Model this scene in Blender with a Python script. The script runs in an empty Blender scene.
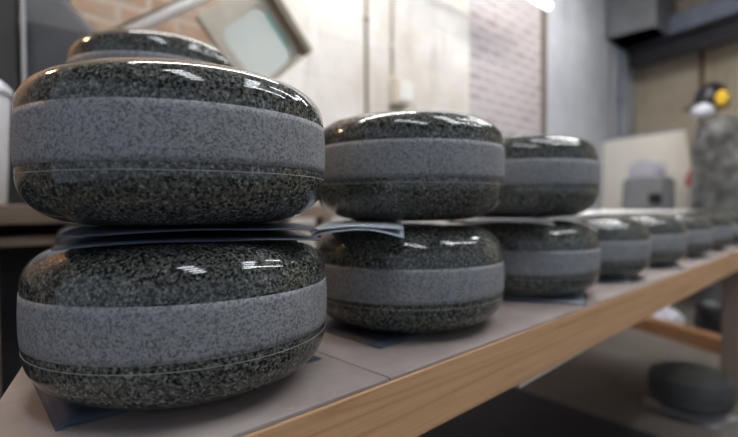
import bpy, bmesh, math, random
from mathutils import Vector, Matrix, noise
random.seed(7)
PI = math.pi
C = bpy.context.scene.collection
H = 0.70                      # height of the bench top above the floor
def V(x, y, z): return Vector((x, y, z + H))     # z measured from the bench top

# ------------------------------------------------------------------ materials
class NT:
    def __init__(s, name):
        s.m = bpy.data.materials.new(name); s.m.use_nodes = True
        s.t = s.m.node_tree; s.t.nodes.clear()
        s.out = s.n('ShaderNodeOutputMaterial'); s.b = s.n('ShaderNodeBsdfPrincipled')
        s.l(s.b.outputs[0], s.out.inputs['Surface'])
    def n(s, typ, **kw):
        nd = s.t.nodes.new(typ)
        for k, v in kw.items(): setattr(nd, k, v)
        return nd
    def l(s, a, b): s.t.links.new(a, b)
    def set(s, k, v):
        if hasattr(v, 'is_output'): s.l(v, s.b.inputs[k])
        else: s.b.inputs[k].default_value = (*v, 1) if isinstance(v, tuple) and len(v) == 3 else v
    def coord(s, kind='Object', scale=(1, 1, 1), rand=False, rot=(0, 0, 0)):
        tc = s.n('ShaderNodeTexCoord'); mp = s.n('ShaderNodeMapping')
        mp.inputs['Scale'].default_value = scale; mp.inputs['Rotation'].default_value = rot
        v = tc.outputs[kind]
        if rand:
            oi = s.n('ShaderNodeObjectInfo'); m = s.n('ShaderNodeMath', operation='MULTIPLY'); m.inputs[1].default_value = 17.0
            s.l(oi.outputs['Random'], m.inputs[0])
            a = s.n('ShaderNodeVectorMath', operation='ADD'); s.l(v, a.inputs[0]); s.l(m.outputs[0], a.inputs[1]); v = a.outputs[0]
        s.l(v, mp.inputs['Vector']); return mp.outputs[0]
    def noise(s, vec, scale, detail=3, rough=.5, dist=0):
        nd = s.n('ShaderNodeTexNoise'); nd.inputs['Scale'].default_value = scale; nd.inputs['Detail'].default_value = detail
        nd.inputs['Roughness'].default_value = rough; nd.inputs['Distortion'].default_value = dist
        s.l(vec, nd.inputs['Vector']); return nd.outputs['Fac']
    def vor(s, vec, scale, feature='F1', out='Distance'):
        nd = s.n('ShaderNodeTexVoronoi', feature=feature); nd.inputs['Scale'].default_value = scale
        s.l(vec, nd.inputs['Vector']); return nd.outputs[out]
    def ramp(s, fac, stops, interp='LINEAR'):
        r = s.n('ShaderNodeValToRGB'); r.color_ramp.interpolation = interp
        e = r.color_ramp.elements
        while len(e) < len(stops): e.new(.5)
        for i, (p, c) in enumerate(stops):
            e[i].position = p
            if not isinstance(c, tuple): c = (c, c, c)
            e[i].color = (*c, 1)
        s.l(fac, r.inputs[0]); return r.outputs[0]
    def mix(s, fac, a, b, mode='MIX'):
        m = s.n('ShaderNodeMix', data_type='RGBA', blend_type=mode)
        for i, v in ((0, fac), (6, a), (7, b)):
            if hasattr(v, 'is_output'): s.l(v, m.inputs[i])
            else: m.inputs[i].default_value = (*v, 1) if isinstance(v, tuple) else v
        return m.outputs[2]
    def bump(s, h, strength=.3, dist=.002):
        b = s.n('ShaderNodeBump'); b.inputs['Strength'].default_value = strength; b.inputs['Distance'].default_value = dist
        s.l(h, b.inputs['Height']); s.l(b.outputs[0], s.b.inputs['Normal'])

M = {}
def simple(name, col, rough=.6, metal=0, var=.15, scale=20, spec=.5, emit=None):
    t = NT(name); v = t.coord('Object')
    f = t.noise(v, scale, 4, .6)
    lo = tuple(c * (1 - var) for c in col); hi = tuple(min(1, c * (1 + var)) for c in col)
    t.set('Base Color', t.ramp(f, [(.3, lo), (.7, hi)])); t.set('Roughness', rough); t.set('Metallic', metal)
    t.set('Specular IOR Level', spec)
    if emit: t.set('Emission Color', emit[0]); t.set('Emission Strength', emit[1])
    M[name] = t.m; return t

def granite(name, dark, mid, light, rough, spec, blotch, sc=1.0, bumpy=0, lo=.45, hi=1.35, vs=400):
    t = NT(name); v = t.coord('Object', rand=True)
    a = t.noise(v, 420 * sc, 3, .6)
    b = t.vor(v, vs, out='Color')
    bw = t.n('ShaderNodeRGBToBW'); t.l(b, bw.inputs[0])
    base = t.ramp(a, [(.38, dark), (.47, mid), (.57, tuple(m * 1.2 for m in mid)), (.68, light)])
    grain = t.ramp(bw.outputs[0], [(.20, lo), (.40, .9), (.65, 1.05), (.85, hi)])
    c = t.mix(1.0, base, grain, 'MULTIPLY')
    w = t.ramp(t.noise(v, 11, 4, .55), [(.35, (1 - blotch,) * 3), (.7, (1 + blotch,) * 3)])
    c = t.mix(1.0, c, w, 'MULTIPLY')
    t.set('Base Color', c); t.set('Roughness', rough); t.set('Specular IOR Level', spec)
    if bumpy: t.bump(a, bumpy, .0006)
    M[name] = t.m
granite('granite_polished', (.010, .011, .010), (.088, .090, .078), (.25, .25, .215), .07, .5, .25, .9, 0, .12, 1.75, 430)
granite('granite_band', (.215, .216, .222), (.282, .284, .290), (.335, .337, .345), .55, .3, .06, 1.0, .2, .5, 1.06, 560)
granite('granite_dull', (.035, .035, .034), (.085, .087, .082), (.16, .16, .15), .6, .3, .2)
simple('score_line', (.34, .33, .31), .6, var=.2, scale=60)

def rough_block():
    t = NT('rough_granite'); v = t.coord('Object')
    a = t.noise(v, 9, 6, .7); b = t.noise(v, 60, 3, .6)
    c = t.mix(1, t.ramp(a, [(.36, (.05, .05, .052)), (.52, (.13, .13, .125)), (.66, (.30, .295, .28))]), t.ramp(b, [(.3, .7), (.7, 1.3)]), 'MULTIPLY')
    t.set('Base Color', c); t.set('Roughness', .9); t.bump(a, .6, .02); M['rough_granite'] = t.m
rough_block()

def pine(name, c0, c1, c2, axis=0, rough=.6):
    sc = [60, 60, 60]; sc[axis] = 2.2
    t = NT(name); v = t.coord('Object', tuple(sc))
    warp = t.coord('Object', tuple(s * .12 for s in sc))
    a = t.noise(warp, 1.1, 2, .5, 1.2)
    mul = t.n('ShaderNodeMath', operation='MULTIPLY'); mul.inputs[1].default_value = 26; t.l(a, mul.inputs[0])
    fr = t.n('ShaderNodeMath', operation='PINGPONG'); fr.inputs[1].default_value = 1; t.l(mul.outputs[0], fr.inputs[0])
    f = t.noise(v, 3.2, 4, .65)
    c = t.mix(t.ramp(fr.outputs[0], [(.0, 0.), (.75, .35), (1., 1.)]), c1, c0)
    c = t.mix(t.ramp(f, [(.45, 0.), (.75, .55)]), c, c2)
    kv = t.coord('Object', (3.1, 9, 9)) if axis == 0 else t.coord('Object', (9, 9, 3.1))
    k = t.vor(kv, 1.0)
    c = t.mix(t.ramp(k, [(.05, .85), (.13, 0.)]), c, tuple(x * .35 for x in c0))
    t.set('Base Color', c); t.set('Roughness', rough); t.bump(f, .12, .001); M[name] = t.m
pine('pine', (.56, .30, .14), (.70, .42, .215), (.47, .24, .105))
pine('pine_upright', (.26, .19, .14), (.36, .27, .21), (.20, .14, .10), 2)
pine('old_wood', (.19, .13, .085), (.29, .22, .16), (.14, .09, .06))
pine('pallet_wood', (.24, .11, .05), (.36, .18, .08), (.18, .09, .04))
pine('pale_wood', (.58, .5, .38), (.7, .62, .5), (.5, .42, .32))

def worktop():
    t = NT('worktop'); v = t.coord('Object'); g = t.coord('Object', (4, 50, 50))
    a = t.noise(v, 7, 5, .6); b = t.noise(g, 3, 4, .6); s = t.noise(v, 40, 3, .7)
    c = t.ramp(a, [(.3, (.31, .25, .225)), (.5, (.40, .335, .305)), (.72, (.50, .435, .40))])
    c = t.mix(t.ramp(b, [(.5, 0.), (.8, .3)]), c, (.34, .25, .21))
    c = t.mix(t.ramp(s, [(.62, 0.), (.75, .35)]), c, (.47, .44, .43))
    t.set('Base Color', c); t.set('Roughness', .5); t.set('Specular IOR Level', .35); t.bump(s, .1, .0006); M['worktop'] = t.m
worktop()

def sheet_mat(name, lo, hi, rough):
    t = NT(name); v = t.coord('Object', rand=True)
    a = t.noise(v, 9, 5, .6); b = t.noise(v, 140, 2, .6)
    c = t.ramp(a, [(.3, lo), (.7, hi)]); c = t.mix(t.ramp(b, [(.55, 0.), (.75, .25)]), c, tuple(h * 1.6 for h in hi))
    t.set('Base Color', c); t.set('Roughness', rough); t.bump(a, .25, .004); M[name] = t.m
sheet_mat('sheet_dark', (.05, .062, .085), (.10, .118, .155), .42)
sheet_mat('sheet_pale', (.30, .335, .375), (.46, .50, .54), .45)
sheet_mat('paper', (.36, .33, .33), (.52, .49, .49), .8)
sheet_mat('reflection_white', (.78, .77, .75), (.88, .87, .85), .7)  # white for the added sheet that imitates the stone tops' reflection
sheet_mat('card', (.13, .095, .065), (.20, .15, .105), .85)
sheet_mat('black_mat', (.006, .0065, .008), (.013, .0135, .017), .7)
sheet_mat('dark_plastic', (.012, .012, .014), (.03, .03, .033), .35)

def wall_mats():
    def plaster(name, base, stain, dark, streak=.5, rough=.85):
        t = NT(name); v = t.coord('Object'); sv = t.coord('Object', (5, 5, .7))
        a = t.noise(v, 1.6, 6, .62); s = t.noise(sv, 1.2, 5, .65); f = t.noise(v, 22, 4, .6)
        c = t.mix(t.ramp(a, [(.36, 0.), (.66, .9)]), base, stain)
        c = t.mix(t.ramp(s, [(.55, 0.), (.78, streak)]), c, dark)
        br = t.n('ShaderNodeTexBrick'); mp = t.coord('Object', (1, 1, 1), rot=(PI / 2, 0, 0))
        br.inputs['Scale'].default_value = 1; br.inputs['Brick Width'].default_value = .45; br.inputs['Row Height'].default_value = .225
        br.inputs['Mortar Size'].default_value = .012; br.inputs['Mortar Smooth'].default_value = .6
        t.l(mp, br.inputs['Vector'])
        c = t.mix(t.ramp(br.outputs['Fac'], [(0., 0.), (1., .12)]), c, dark)
        t.set('Base Color', c); t.set('Roughness', rough); t.bump(f, .3, .006); M[name] = t.m
    plaster('plaster_white', (.78, .755, .71), (.56, .51, .45), (.34, .29, .24), .6)
    plaster('plaster_blue', (.56, .58, .62), (.40, .42, .47), (.20, .21, .24), .9)
    plaster('plaster_tan', (.68, .60, .46), (.50, .41, .29), (.22, .17, .12), .9)
    def brick(name, c1, c2, mortar, ms=.012, blot=None):
        t = NT(name); v = t.coord('Object'); mp = t.coord('Object', (1, 1, 1), rot=(PI / 2, 0, 0))
        br = t.n('ShaderNodeTexBrick')
        br.inputs['Scale'].default_value = 1; br.inputs['Brick Width'].default_value = .225; br.inputs['Row Height'].default_value = .076
        br.inputs['Mortar Size'].default_value = ms; br.inputs['Mortar Smooth'].default_value = .3; br.inputs['Bias'].default_value = .1
        br.inputs['Color1'].default_value = (*c1, 1); br.inputs['Color2'].default_value = (*c2, 1); br.inputs['Mortar'].default_value = (*mortar, 1)
        t.l(mp, br.inputs['Vector'])
        a = t.noise(v, 4, 5, .65)
        c = br.outputs['Color']
        if blot: c = t.mix(t.ramp(a, [(.42, 0.), (.66, .9)]), c, blot)
        t.set('Base Color', c); t.set('Roughness', .9)
        inv = t.n('ShaderNodeMath', operation='SUBTRACT'); inv.inputs[0].default_value = 1; t.l(br.outputs['Fac'], inv.inputs[1])
        t.bump(inv.outputs[0], .6, .008); M[name] = t.m
    brick('brick_bare', (.27, .15, .095), (.37, .24, .165), (.40, .34, .28), .014, (.38, .30, .23))
    brick('brick_painted', (.29, .22, .215), (.40, .34, .345), (.60, .57, .57), .016, (.50, .46, .475))
wall_mats()

def concrete():
    t = NT('concrete'); v = t.coord('Object')
    a = t.noise(v, 2.4, 6, .6); b = t.noise(v, 35, 4, .7)
    c = t.ramp(a, [(.3, (.125, .108, .09)), (.55, (.165, .143, .12)), (.75, (.21, .185, .16))])
    c = t.mix(t.ramp(b, [(.5, 0.), (.75, .3)]), c, (.10, .085, .075))
    t.set('Base Color', c); t.set('Roughness', .85); t.bump(b, .2, .004); M['concrete'] = t.m
concrete()
simple('steel_dark', (.035, .035, .04), .55, .3, .3, 6)
simple('steel_blue', (.30, .34, .42), .5, .2, .15, 6)
simple('duct_grey', (.22, .225, .24), .5, .4, .15, 3)
simple('hood_grey', (.048, .049, .054), .45, .35, .25, 5)
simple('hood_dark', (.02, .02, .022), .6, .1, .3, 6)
simple('tan_metal', (.40, .355, .285), .5, .2, .12, 14)
simple('tan_edge', (.20, .165, .12), .6, .2, .2, 14)
simple('white_paint', (.78, .77, .74), .45, 0, .04, 8)
simple('white_plastic', (.72, .74, .80), .4, 0, .06, 8)
simple('cream_plastic', (.68, .62, .52), .45, 0, .06, 12)
simple('board_white', (.88, .83, .73), .35, 0, .04, 3)
simple('grey_rim', (.34, .35, .37), .5, .3, .1, 8)
simple('machine_grey', (.24, .24, .245), .5, .1, .15, 8)
simple('machine_lilac', (.50, .48, .54), .5, 0, .08, 8)
simple('rust_brown', (.20, .12, .07), .8, .1, .3, 9)
simple('black_rubber', (.012, .012, .014), .5, 0, .3, 20)
simple('helmet_black', (.012, .013, .02), .3, 0, .3, 10)
simple('yellow_plastic', (.80, .50, .03), .4, 0, .1, 12)
simple('blue_plastic', (.05, .09, .30), .4, 0, .1, 12)
simple('mask_white', (.66, .66, .72), .7, 0, .1, 20)
simple('red_cloth', (.42, .14, .11), .85, 0, .3, 20)
simple('pink_cloth', (.62, .42, .38), .85, 0, .25, 20)
simple('lamp_housing', (.7, .7, .7), .4, 0, .05, 5)
simple('tube_glow', (.9, .9, .9), .4, emit=((.96, .98, 1.0), 5.0))
simple('tube_strong', (.9, .9, .9), .4, emit=((1.0, .96, .90), 62.0))
simple('tube_medium', (.9, .9, .9), .4, emit=((.97, .98, 1.0), 48.0))
simple('strip_glow', (.9, .9, .9), .4, emit=((.88, .94, 1.0), 22.0))
simple('bulb_glow', (.9, .8, .6), .4, emit=((1.0, .62, .30), 170.0))

def glass_mat():
    t = NT('green_glass'); t.set('Base Color', (.80, .93, .89)); t.set('Roughness', .05); t.set('Transmission Weight', .35)
    t.set('IOR', 1.2); M['green_glass'] = t.m
    v = t.coord('Object'); t.set('Base Color', t.ramp(t.noise(v, 6, 3), [(.3, (.80, .88, .83)), (.7, (.90, .94, .90))]))
glass_mat()
simple('teal_edge', (.10, .55, .48), .3, 0, .1, 10)

# ------------------------------------------------------------------ mesh helpers
def add_box(bm, lo, hi, mat=0, mtx=None):
    vs = [bm.verts.new((x, y, z)) for x in (lo[0], hi[0]) for y in (lo[1], hi[1]) for z in (lo[2], hi[2])]
    fs = [(0, 1, 3, 2), (4, 6, 7, 5), (0, 4, 5, 1), (2, 3, 7, 6), (0, 2, 6, 4), (1, 5, 7, 3)]
    for f in fs:
        fc = bm.faces.new([vs[i] for i in f]); fc.material_index = mat
    if mtx: bmesh.ops.transform(bm, matrix=mtx, verts=vs)
    return vs
def add_prism(bm, poly, z0, z1, mat=0):
    a = [bm.verts.new((x, y, z0)) for x, y in poly]; b = [bm.verts.new((x, y, z1)) for x, y in poly]
    n = len(poly)
    bm.faces.new(a[::-1]).material_index = mat; bm.faces.new(b).material_index = mat
    for i in range(n): bm.faces.new((a[i], a[(i + 1) % n], b[(i + 1) % n], b[i])).material_index = mat
    return a + b
def add_lathe(bm, prof, seg=64, mat=0, closed=False):
    rings = []
    for r, z in prof:
        if r < 1e-6: rings.append([bm.verts.new((0, 0, z))])
        else: rings.append([bm.verts.new((r * math.cos(2 * PI * k / seg), r * math.sin(2 * PI * k / seg), z)) for k in range(seg)])
    pairs = list(zip(rings, rings[1:]))
    if closed: pairs.append((rings[-1], rings[0]))
    for a, b in pairs:
        for k in range(seg):
            q = (k + 1) % seg
            if len(a) == 1 and len(b) == 1: continue
            if len(a) == 1: f = bm.faces.new((a[0], b[q], b[k]))
            elif len(b) == 1: f = bm.faces.new((a[k], a[q], b[0]))
            else: f = bm.faces.new((a[k], a[q], b[q], b[k]))
            f.material_index = mat; f.smooth = True
    return [v for r in rings for v in r]
def add_tube(bm, pts, r, seg=12, mat=0):
    pts = [Vector(p) for p in pts]; rings = []
    for i, p in enumerate(pts):
        d = (pts[min(i + 1, len(pts) - 1)] - pts[max(i - 1, 0)]).normalized()
        u = d.cross(Vector((0, 0, 1)));  u = d.cross(Vector((1, 0, 0))) if u.length < .1 else u
        u.normalize(); w = d.cross(u)
        rr = r[i] if isinstance(r, (list, tuple)) else r
        rings.append([bm.verts.new(p + rr * (math.cos(2 * PI * k / seg) * u + math.sin(2 * PI * k / seg) * w)) for k in range(seg)])
    for a, b in zip(rings, rings[1:]):
        for k in range(seg):
            f = bm.faces.new((a[k], a[(k + 1) % seg], b[(k + 1) % seg], b[k])); f.smooth = True; f.material_index = mat
    bm.faces.new(rings[0][::-1]).material_index = mat; bm.faces.new(rings[-1]).material_index = mat
def obj(name, bm, mats, parent=None, loc=None, rot=None, bevel=0, seg=2, smooth=False):
    bmesh.ops.recalc_face_normals(bm, faces=bm.faces)
    me = bpy.data.meshes.new(name); bm.to_mesh(me); bm.free()
    for m in (mats if isinstance(mats, (list, tuple)) else [mats]): me.materials.append(M[m])
    o = bpy.data.objects.new(name, me); C.objects.link(o)
    if smooth:
        for p in me.polygons: p.use_smooth = True
    if bevel:
        b = o.modifiers.new('bevel', 'BEVEL'); b.width = bevel; b.segments = seg; b.limit_method = 'ANGLE'
    if parent: o.parent = parent
    if loc is not None: o.location = loc
    if rot is not None: o.rotation_euler = rot
    return o
def tag(o, label, cat, group=None):
    o['label'] = label; o['category'] = cat
    if group: o['group'] = group
    return o
def thing(name, label, cat, loc=(0, 0, 0), rotz=0, group=None):
    o = bpy.data.objects.new(name, None); C.objects.link(o); o.empty_display_size = .05
    o.location = loc; o.rotation_euler = (0, 0, rotz); return tag(o, label, cat, group)
def struct(o): o['kind'] = 'structure'; return o
def BM(): return bmesh.new()
def dup(root, loc, rot, label, group):
    r = root.copy(); C.objects.link(r); r.location = loc; r.rotation_euler = rot; r['label'] = label; r['group'] = group
    for ch in list(root.children):
        c = ch.copy(); C.objects.link(c); c.parent = r
    return r

# ------------------------------------------------------------------ curling stones
R = .145
def quarter(z_eq, z_end, n=20, rin=.060):
    out = []
    for i in range(n + 1):
        a = (PI / 2) * i / n
        c, s = math.cos(a) ** .76, math.sin(a) ** .76
        out.append((rin + (R - rin) * c, z_eq + (z_end - z_eq) * s))
    return out
def make_stone(label, group, loc, hts=(0, .0530, .1000, .1490), rotz=0, body_mat='granite_polished', band_mat='granite_band'):
    """hts: heights of the base, the band's lower and upper edge and the top above the bench"""
    z0, b0, b1, zt = (h - hts[0] for h in hts)
    t = thing('curling_stone', label, 'curling stone', loc, rotz, group)
    bm = BM()
    low = quarter(b0, 0.0)[::-1]; top = quarter(b1, zt)
    prof = [(0, .010), (.030, .009), (.045, .004), (.054, .0012)] + low[:-1] + [(R - .0003, b0), (R - .0003, b1)] + top[1:] + \
           [(.045, zt + .0007), (.024, zt + .0010), (.018, zt + .0008), (.016, zt - .002), (.014, zt - .02), (0, zt - .02)]
    add_lathe(bm, prof, 128)
    obj('stone_body', bm, body_mat, t)
    bm = BM(); n = 8; pr = []
    for i in range(n + 1):
        f = i / n; pr.append((R + .0004 + .0010 * (1 - (2 * f - 1) ** 2), b0 + (b1 - b0) * f))
    add_lathe(bm, [(R - .0001, b0)] + pr + [(R - .0001, b1)], 128)
    obj('striking_band', bm, band_mat, t)
    def rad_low(z):
        for (r0, za), (r1, zb) in zip(low, low[1:]):
            if za <= z <= zb: return r0 + (r1 - r0) * (z - za) / (zb - za)
    ln = b0 - .0065; bm = BM(); a = rad_low(ln + .0003); b = rad_low(ln - .0003)
    add_lathe(bm, [(a - .001, ln + .0003), (a + .0002, ln + .0003), (b + .0002, ln - .0003), (b - .001, ln - .0003)], 128, closed=True)
    obj('score_line', bm, 'score_line', t)
    return t

PITCH = .1588                       # layer pitch of a stack
G2 = 'stones stacked in pairs'
for x, y, hts, rz, l in (
    (.2015, .4925, (.0036, .0570, .1022, .1490), .3, 'large speckled stone at the bottom of the nearest stack, on a dark sheet'),
    (.200, .492, (.1600, .2124, .2594, .3046), 2.2, 'large speckled stone on top of the nearest stack, above a dark folded sheet'),
    (.548, .492, (.0022, .0525, .0975, .1508), 4.0, 'stone at the bottom of the second stack of two, under a pale folded corner'),
    (.550, .492, (.1566, .2147, .2632, .3100), 1.1, 'stone on top of the second stack of two, right behind the nearest stack'),
    (.911, .492, (.0022, .0510, .0958, .1500), 5.3, 'stone at the bottom of the third stack of two, the farthest pair'),
    (.905, .492, (.1556, .2143, .2620, .3135), 3.1, 'stone on top of the third stack of two, with pale wall behind')):
    make_stone(l, G2, V(x, y, hts[0]), hts, rz)
G1 = 'single stones in the front row'
def stone(x, y, z, label, group):
    return dup(single, V(x, y, z), (0, 0, random.uniform(0, 6.28)), label, group)
single = make_stone('single unstacked stone next along the front edge after the third stack', G1, V(1.2285, .492, .0022), (.0022, .0508, .0962, .1490))
single_labels = ['second single stone past the third stack along the bench front',
                 'third single stone past the third stack along the bench front',
                 'fourth single stone past the third stack, blurred toward the bench end',
                 'fifth single stone past the third stack, cut by the picture edge']
for i, l in enumerate(single_labels): stone(1.2285 + .3387 * (i + 1), .492, .0022, l, G1)
GB = 'single stones in the rear row'
rear_labels = ['rear row stone whose pale shining top shows beside the third stack',
               'rear row stone behind the gap after the first single stone',
               'rear row stone behind the second and third single stones',
               'rear row stone behind the fourth single stone near the bench end']
for i, l in enumerate(rear_labels): stone(1.36 + .345 * i, .86, .0022, l, GB)
GT = 'stones stacked in threes behind the nearest stack'
words = [('bottom', 'middle', 'top')]
for k, (w) in enumerate(('bottom stone of the stack of three standing behind the nearest stack',
                         'middle stone of the stack of three standing behind the nearest stack',
                         'top stone of the stack of three, its dome rising behind the nearest upper stone')):
    stone(.322, .91, .0005 + (PITCH + .0055) * k, w, GT)
for k, (w) in enumerate(('bottom stone of the farther stack of three near the bench back edge',
                         'middle stone of the farther stack of three near the bench back edge',
                         'top stone of the farther stack of three, only a pale shoulder peeping out')):
    stone(.352, 1.225, .0005 + (PITCH + .0055) * k, w, GT)
fs = make_stone('dull dark grey stone lying on the concrete floor under the bench', None, V(2.345, .50, -H + .0275), (0, .0530, .1000, .1475), 1, 'granite_dull', 'granite_dull')
fs.scale = (1.06,) * 3

# ------------------------------------------------------------------ folded protective sheets
def sheet(name, label, cx, cy, z, half, rot, mats, group, gap=.0036, droop=.006, seed=0, curl=None, thick=.0011):
    """one sheet folded double: two plies joined along a fold on its +x side"""
    hx, hy = half if isinstance(half, tuple) else (half, half)
    bm = BM(); n = 14; plies = []
    for s in (0, 1):
        g = []
        for i in range(n + 1):
            row = []
            for j in range(n + 1):
                u = -1 + 2 * i / n; v = -1 + 2 * j / n
                rr = max(0, math.hypot(u, v) - .62)
                zz = (gap if s else 0) - droop * rr * rr * (1.6 if s == 0 else .9) + (0 if rr == 0 or not droop else .004 * rr * noise.noise(Vector((u * 1.7 + seed, v * 1.7, s * 3.1))))
                if curl and s in curl[2]:
                    d = math.hypot(u - curl[0], v - curl[1]); zz += curl[3] * max(0, 1 - d / .9) ** 2
                w = .04 * (1 if s else 0)
                row.append(bm.verts.new((hx * (u + (w if u < 0 else 0) * -u), hy * (v + w * .6 * -v), zz)))
            g.append(row)
        plies.append(g)
        for i in range(n):
            for j in range(n):
                f = bm.faces.new((g[i][j], g[i + 1][j], g[i + 1][j + 1], g[i][j + 1])); f.smooth = True; f.material_index = s
    a, b = plies
    mid = [bm.verts.new(((a[n][j].co + b[n][j].co) / 2) + Vector((.004, 0, 0))) for j in range(n + 1)]
    for j in range(n):
        for p, q in ((a[n], mid), (mid, b[n])):
            f = bm.faces.new((p[j], p[j + 1], q[j + 1], q[j])); f.smooth = True
    o = obj(name, bm, mats, None, V(cx, cy, z), (0, 0, rot))
    s = o.modifiers.new('thickness', 'SOLIDIFY'); s.thickness = thick; s.offset = 0
    return tag(o, label, 'sheet', group)
GS = 'folded sheets between the stones'
D2 = ['sheet_dark', 'sheet_dark']
def z_on(k): return PITCH * k - .0034
sheet('folded_sheet', 'dark blue folded sheet between the two stones of the nearest stack', .210, .490, .1504, .108, -.385 + PI / 2, ['sheet_dark', 'sheet_dark'], GS, .0083, .006, 1)
sheet('folded_sheet', 'pale blue grey folded sheet between the two stones of the second stack', .4615, .498, .1524, (.14, .056), -.82 + PI / 2, ['sheet_pale', 'sheet_pale'], GS, .0030, .011, 5)
sheet('folded_sheet', 'pale folded sheet between the two stones of the third stack', .819, .513, .1516, (.13, .08), .806, ['paper', 'paper'], GS, .0028, .006, 9)
GU = 'folded sheets under the bottom stones'
def under(lbl, x, y, rot, half, mats, seed): sheet('folded_sheet', lbl, x, y, .0006, half, rot, mats, GU, .0012, 0, seed, thick=.0006)
under('dark blue sheet with a bent corner under the nearest stack on the bench', .203, .562, -.03, .128, D2, 11)
under('dark sheet under the second stack with one corner pointing at the bench edge', .535, .540, .0, .128, D2, 12)
under('blue grey sheet under the third stack of two', .915, .50, .4, .125, ['sheet_dark', 'sheet_pale'], 13)
for i, l in enumerate(['blue grey sheet under the first single stone past the third stack', 'blue grey sheet under the second single stone', 'blue grey sheet under the third single stone',
                       'blue grey sheet under the fourth single stone', 'blue grey sheet under the fifth single stone']):
    under(l, 1.2285 + .3387 * i, .495, .3 + .4 * i, .108, ['sheet_dark', 'sheet_pale'], 20 + i)

bm = BM(); n = 30; g = []  # pale sheet added in place of the wall's reflection on the stone tops
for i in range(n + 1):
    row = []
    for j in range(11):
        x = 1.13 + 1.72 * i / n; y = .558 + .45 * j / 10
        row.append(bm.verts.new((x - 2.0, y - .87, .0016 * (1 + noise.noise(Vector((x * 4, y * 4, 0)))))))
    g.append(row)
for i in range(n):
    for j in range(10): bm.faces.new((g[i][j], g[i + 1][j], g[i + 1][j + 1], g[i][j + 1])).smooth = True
o = obj('reflection_sheet', bm, 'reflection_white', None, V(2.0, .87, .1506)); sm = o.modifiers.new('thickness', 'SOLIDIFY'); sm.thickness = .0008
tag(o, 'long white sheet added over the single stones as the bright reflection on their tops', 'paper')
# ------------------------------------------------------------------ the workbench
YF, YB, XR, TH = .334, 1.43, 2.95, .077
def xl(y): return .0835 + (y - .680) * .288          # slanting near end of the bench
wb = thing('workbench', 'long pine workbench carrying the rows of granite stones', 'workbench', V(1.4, .88, -H))
off = -Vector((1.4, .88, 0))
def wbo(name, bm, mat, **k):
    bmesh.ops.translate(bm, vec=off, verts=bm.verts); return obj(name, bm, mat, wb, **k)
bm = BM(); add_prism(bm, [(xl(YF), YF), (XR, YF), (XR, YB), (xl(YB), YB)], H - TH, H - .004); wbo('bench_top', bm, 'pine', bevel=.002)
cuts = [None, .346, .903, 1.9, XR]
for a, b in zip(cuts, cuts[1:]):
    bm = BM(); y0, y1 = YF + .0012, YB
    pl = [(xl(y0) + .001 if a is None else a + .001, y0), (b - .001, y0), (b - .001, y1), (xl(y1) + .001 if a is None else a + .001, y1)]
    add_prism(bm, pl, H - .004, H); wbo('work_surface', bm, 'worktop', bevel=.0008)
for x0, y0 in ((.12, .345), (2.60, .345), (.45, 1.31), (2.80, 1.31)):
    bm = BM(); add_box(bm, (x0, y0, 0), (x0 + .10, y0 + .092, H - TH)); o = wbo('leg', bm, 'pine_upright', bevel=.003)
bm = BM(); add_box(bm, (.35, 1.34, H - TH - .09), (2.85, 1.38, H - TH)); wbo('rear_rail', bm, 'pine_upright', bevel=.002)
bm = BM(); bt_ = add_box(bm, (.615, .3365, H - TH - .008), (.90, .356, H - TH))
for v in bt_:
    if v.co.x > .8 and v.co.z < H - TH - .004: v.co.z += .0065
wbo('edge_batten', bm, 'pale_wood', bevel=.001)['label'] = 'pale thin batten below the front plank'

# ------------------------------------------------------------------ floor, mat and floor clutter
bm = BM(); add_box(bm, (-3, -3.5, -.06), (7.6, 2.3, 0)); struct(obj('floor', bm, 'concrete'))
def flat(name, label, cat, poly, z0, z1, mat, seed=0, bev=.002):
    cx = sum(p[0] for p in poly) / len(poly); cy = sum(p[1] for p in poly) / len(poly)
    bm = BM(); add_prism(bm, [(x - cx, y - cy) for x, y in poly], 0, z1 - z0)
    return tag(obj(name, bm, mat, None, V(cx, cy, z0), bevel=bev), label, cat)
flat('rubber_mat', 'black rubber mat lying flat on the floor below the bench front', 'mat', [(.75, -.35), (1.965, .10), (1.998, .603), (2.043, 1.16), (.9, 1.2)], -H, -H + .006, 'black_mat')
flat('cardboard_piece', 'torn brown cardboard piece on the floor beside the dark stone', 'cardboard', [(2.43, .69), (2.56, .71), (2.62, .80), (2.50, .86), (2.44, .79)], -H, -H + .004, 'card')
flat('paper_scrap', 'whitish paper sheet under the dark stone on the floor', 'paper', [(2.23, .39), (2.42, .335), (2.42, .50), (2.37, .68), (2.29, .66)], -H, -H + .0016, 'paper', bev=0)
flat('slate_pad', 'flat grey board pad lying between the dark floor stone and the paper', 'board', [(2.27, .40), (2.44, .42), (2.42, .60), (2.25, .58)], -H + .0017, -H + .0272, 'machine_grey')
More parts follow.
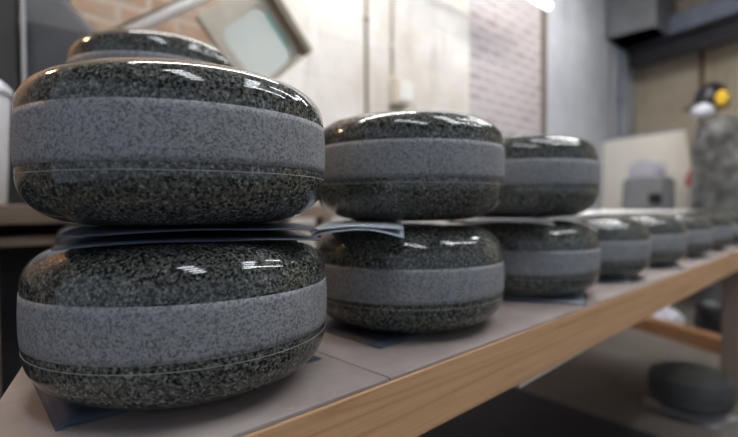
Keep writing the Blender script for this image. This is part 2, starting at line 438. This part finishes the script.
# timber with odds and ends beyond the bench
bm = BM(); add_box(bm, (-.045, -.48, 0), (.045, .48, .095))
tag(obj('timber_batten', bm, 'pallet_wood', None, V(3.53, .775, -H), (0, 0, -.49), bevel=.004), 'orange brown timber beam lying on the floor beyond the bench', 'timber')
def sack(name, label, cat, loc, sx, sy, sz, mat, seed, rot=0):
    bm = BM(); bmesh.ops.create_icosphere(bm, subdivisions=4, radius=1)
    for v in bm.verts:
        p = v.co.copy(); z = max(p.z, -.45)
        d = 1 + .22 * noise.noise(p * 1.6 + Vector((seed, 0, 0))) + .09 * noise.noise(p * 4.5 + Vector((0, seed, 0)))
        v.co = Vector((p.x * sx * d, p.y * sy * d, (z + .45) * sz / 1.45 * (d if z > -.44 else 1)))
    return tag(obj(name, bm, mat, None, loc, (0, 0, rot), smooth=True), label, cat)
sack('plastic_sack', 'black plastic sack slumped on the floor behind the bench leg', 'sack', V(3.95, .60, -H + .001), .22, .22, .34, 'dark_plastic', 3)
sack('rag_bundle', 'small whitish rag on the floor beside the black sack', 'rag', V(3.90, .97, -H + .001), .10, .09, .13, 'mask_white', 8)

# ------------------------------------------------------------------ room
YW = 2.0; CE = 2.55
def wallbox(bm, x0, x1, y, mat, z0=-H, z1=CE): add_box(bm, (x0, y, z0 + H), (x1, y + .2, z1 + H), mat)
bm = BM()
wallbox(bm, -3.0, 1.24, YW, 0); wallbox(bm, 1.24, 2.893, YW - .012, 1); wallbox(bm, 2.893, 4.105, YW + .035, 2); wallbox(bm, 4.105, 7.0, YW - .006, 3)
struct(obj('wall_back', bm, ['brick_bare', 'plaster_white', 'brick_painted', 'plaster_blue']))
bm = BM(); add_box(bm, (4.085, YW - .008, 0), (4.115, YW + .05, CE + H)); struct(obj('recess_shadow_1', bm, 'tan_edge'))  # dark strip in place of the shadow at the recessed brick panel's edge
ed = Vector((.31, .95, 0)).normalized(); en = Vector((ed.y, -ed.x, 0)); E0 = Vector((6.5, 2.0, 0))
erot = math.atan2(ed.y, ed.x)                              # local +x runs along the end wall toward the back wall, local -y points into the... outside
def EP(s, offm, z): return E0 + ed * s - en * offm + Vector((0, 0, z + H))
bm = BM(); add_box(bm, (-5.6, -.2, 0), (.25, 0, CE + H)); struct(obj('wall_right', bm, 'plaster_tan', None, (E0.x, E0.y, 0), (0, 0, erot)))
bm = BM(); add_box(bm, (-3, -3.5, CE + H), (7.6, 2.3, CE + H + .1)); struct(obj('ceiling', bm, 'duct_grey'))

# pipes, conduit and socket box on the back wall
def pipe(name, label, cat, pts, r, mat, clips=()):
    t = thing(name, label, cat, pts[0])
    bm = BM(); add_tube(bm, [Vector(p) - Vector(pts[0]) for p in pts], r); obj('pipe_run', bm, mat, t)
    for p in clips:
        q = Vector(p) - Vector(pts[0]); bm = BM(); add_box(bm, (q.x - r * 1.6, q.y - r * 1.3, q.z - .012), (q.x + r * 1.6, q.y + r * 1.1, q.z + .012)); obj('clip', bm, mat, t, bevel=.002)
    return t
pipe('wall_pipe', 'thin dark vertical pipe on the white wall above the second stack', 'pipe', [V(1.862, YW - .022, -.66), V(1.858, YW - .022, 2.4)], .0085, 'tan_edge', [V(1.86, YW - .022, .2), V(1.86, YW - .022, 1.25)])
pipe('wall_conduit', 'cream vertical conduit running down into the wall socket box', 'conduit', [V(2.075, YW - .022, .97), V(2.07, YW - .022, 2.4)], .011, 'cream_plastic', [V(2.072, YW - .022, 1.15)])
sb = thing('socket_box', 'cream socket box on the white wall at the foot of a conduit', 'socket', V(2.14, YW - .012, .80))
bm = BM(); add_box(bm, (-.085, -.07, 0), (.055, 0, .15)); obj('box_shell', bm, 'cream_plastic', sb, bevel=.008)
bm = BM(); add_box(bm, (-.060, -.078, .02), (.040, -.07, .13)); obj('face_plate', bm, 'white_paint', sb, bevel=.004)
bm = BM(); add_box(bm, (-.085, -.06, -.03), (.0, 0, -.001)); obj('cable_gland', bm, 'tan_edge', sb, bevel=.006)
pipe('drain_pipe', 'grey blue vertical pipe in the far corner beside the whiteboard', 'pipe', [V(5.87, YW - .06, -.66), V(5.87, YW - .06, 1.95)], .03, 'steel_blue', [V(5.87, YW - .06, .6), V(5.87, YW - .06, 1.4)])
pipe('thin_drop_pipe', 'thin dark vertical pipe on the far wall left of the grey pipe', 'pipe', [V(5.58, YW - .03, -.66), V(5.58, YW - .03, 1.95)], .012, 'grey_rim')

pipe('rusty_pipe', 'thin rusty brown vertical pipe on the tan far wall above the whiteboard', 'pipe', [EP(-.80, .03, -.66), EP(-.80, .03, 2.3)], .022, 'rust_brown')
# dark steel beam and duct in the upper corner
bt = thing('steel_beam', 'dark steel beam high on the far wall under a grey blue fascia', 'beam', EP(0, .35, 1.79))
def along(name, s0, s1, o0, o1, z0, z1, mat, par, zb):
    bm = BM(); add_box(bm, (s0, o0 - .35, z0 - zb), (s1, o1 - .35, z1 - zb)); return obj(name, bm, mat, par, rot=(0, 0, erot), bevel=.004)
along('lower_channel', -2.6, -.22, .30, .42, 1.83, 2.0, 'steel_dark', bt, 1.83)
along('flange', -2.6, -.20, .24, .50, 2.0, 2.045, 'steel_dark', bt, 1.83)
along('fascia', -2.6, -.25, .26, .34, 2.045, 2.30, 'steel_blue', bt, 1.83)
along('hanger', -.30, -.24, .30, .36, 2.30, CE + .04, 'steel_dark', bt, 1.83)
along('hanger', -2.3, -2.24, .30, .36, 2.30, CE + .04, 'steel_dark', bt, 1.83)
dt = thing('ventilation_duct', 'dull grey sheet metal duct in the upper far corner', 'duct', V(5.55, 1.55, 2.02))
bm = BM(); add_box(bm, (-.06, -.05, .0), (.70, .43, CE - 2.03)); obj('duct_shell', bm, 'duct_grey', dt, bevel=.01)
bm = BM(); add_box(bm, (-.075, -.06, .0), (.70, .43, .03)); obj('duct_flange', bm, 'duct_grey', dt, bevel=.004)

# fluorescent lights
def tube_light(label, loc, length, group, mat='tube_glow', axis='x', n=2, drop=0):
    t = thing('ceiling_light', label, 'light', loc, 0 if axis == 'x' else PI / 2, group)
    bm = BM(); add_box(bm, (-length / 2 - .03, -.03, .05), (length / 2 + .02, .03, .09)); obj('housing', bm, 'lamp_housing', t, bevel=.006)
    bm = BM(); add_tube(bm, [(-length / 2, 0, 0), (length / 2, 0, 0)], .024, 16); obj('lamp_tube', bm, mat, t)
    for s in (-1, 1):
        bm = BM(); add_box(bm, (s * length / 2 - .015, -.026, -.026), (s * length / 2 + .015, .026, .03)); obj('tube_holder', bm, 'lamp_housing', t, bevel=.004)
        bm = BM(); add_tube(bm, [(s * length * .35, 0, .085), (s * length * .35, 0, CE + H - loc.z)], .004, 6); obj('hanger', bm, 'grey_rim', t)
    return t
GLW = 'fluorescent lights along the back wall'
tube_light('glowing fluorescent tube hanging by the painted brick wall panel', V(2.71, 1.66, 1.685), 1.5, GLW)
for lab, p in (('by the bare brick wall', V(.9, 1.45, 2.0)), ('over the middle of the bench', V(2.7, .2, 2.3)), ('between the bench and the far table', V(3.7, 1.0, 2.25)), ('over the aisle before the bench', V(2.3, -.75, 2.3))):  # unseen tubes added to brighten the wall, bench front and whiteboard
    tube_light('added fluorescent fill tube ' + lab + ', out of the picture above', p, 1.8, 'added fill lights overhead', 'tube_strong' if 'brick' in lab or 'far table' in lab else 'tube_medium')
def panel_light(label, x, y, w, ys, group):
    t = thing('slatted_light', label, 'light', V(x, y, 2.28), 0, group)
    y0, y1 = min(ys) - .12, max(ys) + .12
    bm = BM(); add_box(bm, (-w / 2 - .05, y0, .05), (w / 2 + .05, y1, .10)); obj('housing', bm, 'lamp_housing', t, bevel=.005)
    for yy in ys:
        bm = BM(); add_box(bm, (-w / 2, yy - .055, .02), (w / 2, yy + .055, .05)); obj('lamp_strip', bm, 'strip_glow', t, bevel=.004)
    for yy in (y0 + .1, y1 - .1):
        bm = BM(); add_tube(bm, [(0, yy, .10), (0, yy, CE - 2.28)], .006, 6); obj('hanger', bm, 'grey_rim', t)
    return t
GP = 'slatted lights overhead'
ys = [.75, .45, .15, -.15, -.45]
panel_light('slatted overhead light above the nearest stack, out of the picture', -.05, -.45, .32, ys, GP)
panel_light('slatted overhead light above the second stack, out of the picture', 1.35, -.45, .32, ys, GP)
panel_light('slatted overhead light above the single stones, out of the picture', 3.4, -.1, .32, ys[:2], GP)
wl = thing('hanging_lamp', 'warm bulb lamp hanging at the left, out of the picture', 'lamp', V(-.32, 1.62, 1.15))
bm = BM(); add_lathe(bm, [(0, -.045), (.025, -.04), (.04, -.015), (.04, .01), (.022, .04), (.018, .06), (0, .06)], 24); obj('bulb', bm, 'bulb_glow', wl)
bm = BM(); add_lathe(bm, [(.02, .06), (.03, .062), (.12, .01), (.122, .008), (.032, .075), (.02, .09)], 32, closed=True); obj('lamp_shade', bm, 'steel_dark', wl)
bm = BM(); add_tube(bm, [(0, 0, .07), (0, 0, CE - 1.15)], .004, 6); obj('cord', bm, 'black_rubber', wl)

# ------------------------------------------------------------------ left background: table, bucket, hood, guard
tb = thing('side_table', 'worn wooden table against the wall behind the left end of the bench', 'table', V(-.2, 1.74, -H))
bm = BM(); add_box(bm, (-.85, -.20, H + .135), (1.5, .22, H + .187)); obj('table_top', bm, 'old_wood', tb, bevel=.004)
bm = BM(); add_box(bm, (-.80, -.17, H + .075), (1.45, .20, H + .10)); obj('under_shelf', bm, 'old_wood', tb, bevel=.003)
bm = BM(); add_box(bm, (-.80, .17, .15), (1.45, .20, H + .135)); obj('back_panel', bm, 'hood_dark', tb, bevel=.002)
for x0, y0 in ((-.80, -.19), (.285, -.19), (1.40, -.19), (-.80, .12), (1.40, .12)):
    bm = BM(); add_box(bm, (x0, y0, 0), (x0 + .05, y0 + .05, H + .135)); obj('leg', bm, 'old_wood', tb, bevel=.003)
bk = thing('plastic_bucket', 'white plastic bucket with a rounded lid on the side table edge', 'bucket', V(.04, 1.63, .187))
bm = BM(); add_lathe(bm, [(0, 0), (.118, 0), (.124, .006), (.138, .295), (.138, .30), (0, .30)], 48); obj('bucket_body', bm, 'white_plastic', bk)
bm = BM(); add_lathe(bm, [(0, .345), (.085, .342), (.122, .330), (.142, .310), (.144, .29), (.139, .29), (.137, .302), (0, .302)], 48); obj('lid', bm, 'white_plastic', bk)
# dust hood: dark body, grey flared hopper
hd = thing('extraction_hood', 'dark grey flared metal extraction hood by the brick wall', 'hood', V(.255, 1.855, .187))
bm = BM()
def loft(bm, secs, mat=0):
    rs = [[bm.verts.new(p) for p in s] for s in secs]
    for a, b in zip(rs, rs[1:]):
        n = len(a)
        for k in range(n): bm.faces.new((a[k], a[(k + 1) % n], b[(k + 1) % n], b[k])).material_index = mat
    bm.faces.new(rs[0][::-1]).material_index = mat; bm.faces.new(rs[-1]).material_index = mat
def rsq(cx, cy, hx, hy, r, z, n=5):
    out = []
    for q, (sx, sy) in enumerate(((1, 1), (-1, 1), (-1, -1), (1, -1))):
        for k in range(n):
            a = PI / 2 * q + PI / 2 * k / (n - 1); out.append((cx + sx * (hx - r) + r * math.cos(a), cy + sy * (hy - r) + r * math.sin(a), z))
    return out
loft(bm, [rsq(.10, 0, .115, .085, .03, .25), rsq(.10, 0, .135, .10, .035, .33), rsq(.085, 0, .125, .10, .04, .50), rsq(.075, 0, .125, .10, .04, .56), rsq(.03, 0, .08, .075, .04, .66), rsq(.02, 0, .07, .07, .04, .90)])
obj('hopper', bm, 'hood_grey', hd, bevel=.003)
bm = BM(); loft(bm, [rsq(-.075, 0, .045, .09, .02, .27), rsq(-.075, 0, .045, .09, .02, .9)]); obj('side_housing', bm, 'hood_dark', hd, bevel=.003)
bm = BM(); add_box(bm, (-.034, -.105, .27), (-.024, -.09, .9)); obj('seam_strip', bm, 'grey_rim', hd)
bm = BM(); add_box(bm, (-.135, -.085, .30), (-.115, .085, .9)); obj('edge_plate', bm, 'grey_rim', hd, bevel=.002)
bm = BM(); loft(bm, [rsq(.0, 0, .12, .09, .03, 0), rsq(.0, 0, .12, .09, .03, .275)]); obj('pedestal', bm, 'hood_dark', hd, bevel=.003)
# square guard with a glass window, on a white arm
gd = thing('machine_guard', 'tan square guard turned on its corner with a rounded glass window', 'guard', V(.925, 1.62, .187))
cz = .835 - .187; hs = .168
rotm = Matrix.Translation((.012, 0, cz)) @ Matrix.Rotation(math.radians(-42), 4, 'Y')
def ring_prism(bm, outer, inner, y0, y1, mi=0):
    n = len(outer)
    vs = [[bm.verts.new((x, y, z)) for x, z in loop] for loop, y in ((outer, y0), (outer, y1), (inner, y1), (inner, y0))]
    for a, b in zip(vs, vs[1:] + vs[:1]):
        for k in range(n): bm.faces.new((a[k], a[(k + 1) % n], b[(k + 1) % n], b[k])).material_index = mi
def rounded(h, r, n=7, ox=0, oz=0, hz=None):
    hz = hz or h; out = []
    for q, (sx, sz) in enumerate(((1, 1), (-1, 1), (-1, -1), (1, -1))):
        for k in range(n):
            a = PI / 2 * q + PI / 2 * k / (n - 1); out.append((ox + sx * (h - r) + r * math.cos(a), oz + sz * (hz - r) + r * math.sin(a)))
    return out
bm = BM(); ring_prism(bm, rounded(hs, .010), rounded(.118, .05, ox=-.014, oz=-.030), -.012, .012); o = obj('guard_plate', bm, 'tan_metal', gd, bevel=.002); o.matrix_local = rotm
bm = BM(); add_box(bm, (hs - .034, -.05, -hs), (hs + .001, -.0121, hs + .001)); o = obj('edge_bar', bm, 'tan_edge', gd, bevel=.004); o.matrix_local = rotm; o['label'] = 'dark bevelled edge bar'
bm = BM(); add_box(bm, (-hs, -.03, -hs - .001), (hs - .036, -.0121, -hs + .018)); o = obj('edge_bar', bm, 'tan_metal', gd, bevel=.004); o.matrix_local = rotm
bm = BM(); add_prism(bm, rounded(.117, .049, ox=-.014, oz=-.030), -.003, .003)
bmesh.ops.rotate(bm, matrix=Matrix.Rotation(PI / 2, 3, 'X'), verts=bm.verts); o = obj('glass_pane', bm, 'green_glass', gd); o.matrix_local = rotm
bm = BM(); add_box(bm, (.095, -.010, -.10), (.1025, -.004, .045)); o = obj('glass_edge', bm, 'teal_edge', gd, bevel=.002); o.matrix_local = rotm; o['label'] = 'teal edge of the glass'
bm = BM(); add_tube(bm, [(-.03, .05, 0), (-.03, .05, .55)], .018); add_tube(bm, [(-.03, .05, .50), (-.01, .01, .50)], .014); add_box(bm, (-.10, -.02, 0), (.04, .12, .012)); obj('stand', bm, 'steel_dark', gd)
# white arm
ar = thing('lamp_arm', 'white painted arm slanting up in front of the brick wall', 'arm', V(.40, 1.73, .187))
bm = BM(); add_tube(bm, [V(.40, 1.73, .695) - V(.40, 1.73, .187), V(1.00, 1.69, 1.135) - V(.40, 1.73, .187)], .024, 20); obj('arm_tube', bm, 'white_paint', ar)
bm = BM(); add_tube(bm, [V(.41, 1.71, .70) - V(.40, 1.73, .187), V(.99, 1.67, 1.125) - V(.40, 1.73, .187)], .005, 8)
for v in bm.verts: v.co.z += .027
obj('cable', bm, 'tan_edge', ar)
bm = BM(); add_tube(bm, [(0, 0, 0), (0, 0, .515)], .02, 16); obj('post', bm, 'white_paint', ar)

# ------------------------------------------------------------------ far table with whiteboard, machine, granite block, ear defenders
ft = thing('far_table', 'grey work table by the far wall holding the whiteboard and the rough block', 'table', EP(-1.0, 1.2, -H), erot)
bm = BM(); add_box(bm, (-.95, -.30, H + .06), (.42, .50, H + .10)); obj('table_top', bm, 'machine_grey', ft, bevel=.004)
for sx in (-.93, .35):
    for sy in (-.28, .43):
        bm = BM(); add_box(bm, (sx, sy, 0), (sx + .05, sy + .05, H + .06)); obj('leg', bm, 'steel_dark', ft, bevel=.003)
wbd = thing('whiteboard', 'cream whiteboard with grey frame leaning upright on the far table', 'whiteboard', EP(-.76, 1.0, .101), erot)
w2, hh = .435, .83
def slant(bm):
    for v in bm.verts:
        f = max(0, v.co.z) / hh
        if v.co.x < 0: v.co.x += (1 - f) * -.13 + .0
        v.co.z *= (.965 + .035 * (0 if v.co.x > 0 else -0.0)) + 0
        v.co.y += -.02 * f
bm = BM(); add_box(bm, (-w2, -.006, 0), (w2, .006, hh)); slant(bm); obj('board_panel', bm, 'board_white', wbd)
bm = BM()
for lo, hi in (((-w2 - .012, -.012, hh - .014), (w2 + .012, .012, hh + .010)), ((w2 - .006, -.012, 0), (w2 + .016, .012, hh + .01))): add_box(bm, lo, hi)
slant(bm); obj('board_frame', bm, 'grey_rim', wbd, bevel=.003)
# bench machine
bmn = thing('bench_machine', 'grey bench machine with a domed lilac cover before the whiteboard', 'machine', EP(-1.145, 1.33, .101), erot)
bm = BM(); loft(bm, [[(-.185, -.02, 0), (.185, -.02, 0), (.185, .22, 0), (-.185, .22, 0)], [(-.175, -.02, .30), (.185, -.02, .30), (.185, .2, .30), (-.175, .2, .30)], [(-.15, 0, .335), (.16, 0, .335), (.16, .19, .335), (-.15, .19, .335)]]); obj('machine_housing', bm, 'machine_grey', bmn, bevel=.015)
bm = BM(); pr = [(-.11, .337)] + [(.02 + .13 * math.cos(PI - PI * k / 12), .40 + .085 * math.sin(PI * k / 12)) for k in range(13)] + [(.15, .337)]
vs0 = [bm.verts.new((x, .01, z)) for x, z in pr]; vs1 = [bm.verts.new((x, .18, z)) for x, z in pr]
bm.faces.new(vs0); bm.faces.new(vs1[::-1])
for k in range(len(pr)): bm.faces.new((vs0[k], vs0[(k + 1) % len(pr)], vs1[(k + 1) % len(pr)], vs1[k]))
obj('domed_cover', bm, 'machine_lilac', bmn, bevel=.006)
bm = BM(); add_tube(bm, [(-.155, .212, .14), (-.155, .275, .14)], [.05, .04], 20); obj('knob', bm, 'black_rubber', bmn)
# granite block
gb = BM(); bmesh.ops.create_cube(gb, size=1); bmesh.ops.subdivide_edges(gb, edges=gb.edges, cuts=14, use_grid_fill=True)
for v in gb.verts:
    p = v.co; top = p.z + .5
    d = noise.noise(p * 3.3) * .05 + noise.noise(p * 9) * .022
    sx = .40 - .05 * top
    v.co = Vector((p.x * 2 * sx * (1 + d), p.y * .40 * (1 + d * 1.5), top * (.74 + .07 * noise.noise(Vector((p.x * 2, p.y * 2, 4)))) if top > .02 else 0))
block = tag(obj('granite_block', gb, 'rough_granite', None, EP(-1.88, 1.2, .101), (0, 0, erot)), 'big rough mottled granite block standing on the far table', 'block')
# cloths beside the block
st = sack('cloth_pile', 'pinkish crumpled cloth pile between the whiteboard and the granite block', 'cloth', EP(-1.425, 1.16, .101), .055, .09, .70, 'pink_cloth', 12, erot)
rc = sack('red_rag', '', '', (-.0, .075, .24), .06, .05, .15, 'red_cloth', 5)
for k_ in ('label', 'category'): del rc[k_]
rc['label'] = 'reddish rag tucked in the pile'; rc.parent = st
# ear defenders and helmet
hp = EP(-1.555, 1.22, .90)
hm = thing('safety_helmet', 'black safety helmet with yellow ear cups on top of the granite block', 'helmet', hp, erot)
bm = BM(); bmesh.ops.create_uvsphere(bm, u_segments=32, v_segments=20, radius=1)
for v in list(bm.verts):
    p = v.co; z = p.z if p.z > -.25 else -.25 + (p.z + .25) * .25
    v.co = Vector((p.x * .125, p.y * .15, .16 + z * .155))
obj('helmet_shell', bm, 'helmet_black', hm, smooth=True)
bm = BM(); add_lathe(bm, [(0, .0), (.12, .0), (.17, .012), (.172, .018), (.12, .022), (0, .022)], 40)
for v in bm.verts:
    v.co.x = v.co.x * .95 + .055; v.co.z += .095
obj('brim', bm, 'helmet_black', hm)
for s in (-1,):
    bm = BM(); add_lathe(bm, [(0, 0), (.05, .004), (.066, .02), (.066, .045), (.05, .06), (0, .064)], 28)
    bmesh.ops.rotate(bm, matrix=Matrix.Rotation(PI / 2, 3, 'X'), verts=bm.verts)
    for v in bm.verts: v.co = Vector((v.co.x * .75 - .15, -v.co.y + .10, v.co.z * 1.0 + .14))
    obj('ear_cup', bm, 'yellow_plastic', hm)
bm = BM(); bmesh.ops.create_uvsphere(bm, u_segments=24, v_segments=14, radius=1)
for v in bm.verts: v.co = Vector((v.co.x * .085 - .0, v.co.y * .085 + .12, max(v.co.z, -.8) * .07 + .06))
obj('face_mask', bm, 'mask_white', hm, smooth=True)
sack('blue_glove', 'dark blue glove lying on the granite block beside the helmet', 'glove', EP(-1.93, 1.33, .89), .07, .06, .11, 'blue_plastic', 6, erot)

# ------------------------------------------------------------------ world, camera, view
w = bpy.data.worlds.new('world'); bpy.context.scene.world = w; w.use_nodes = True
bg = w.node_tree.nodes['Background']; bg.inputs[0].default_value = (.55, .62, .75, 1); bg.inputs[1].default_value = .7

F, YAW, PIT, ROL = 468.6, .7579, .0246, -.0047
fw = Vector((math.sin(YAW) * math.cos(PIT), math.cos(YAW) * math.cos(PIT), -math.sin(PIT)))
rt = Vector((math.cos(YAW), -math.sin(YAW), 0)); up = rt.cross(fw)
r2 = math.cos(ROL) * rt + math.sin(ROL) * up; u2 = -math.sin(ROL) * rt + math.cos(ROL) * up
cam = bpy.data.cameras.new('camera'); co = bpy.data.objects.new('camera', cam); C.objects.link(co)
mw = Matrix((r2, u2, -fw)).transposed().to_4x4(); mw.translation = V(0, 0, .177); co.matrix_world = mw
cam.sensor_width = 36; cam.lens = F / 738 * 36; cam.clip_start = .01
cam.dof.use_dof = True; cam.dof.focus_distance = .43; cam.dof.aperture_fstop = 2.8
sc = bpy.context.scene; sc.camera = co
sc.view_settings.view_transform = 'Standard'; sc.view_settings.look = 'None'
sc.view_settings.gamma = 1; sc.view_settings.use_curve_mapping = False
sc.view_settings.exposure = 0.0
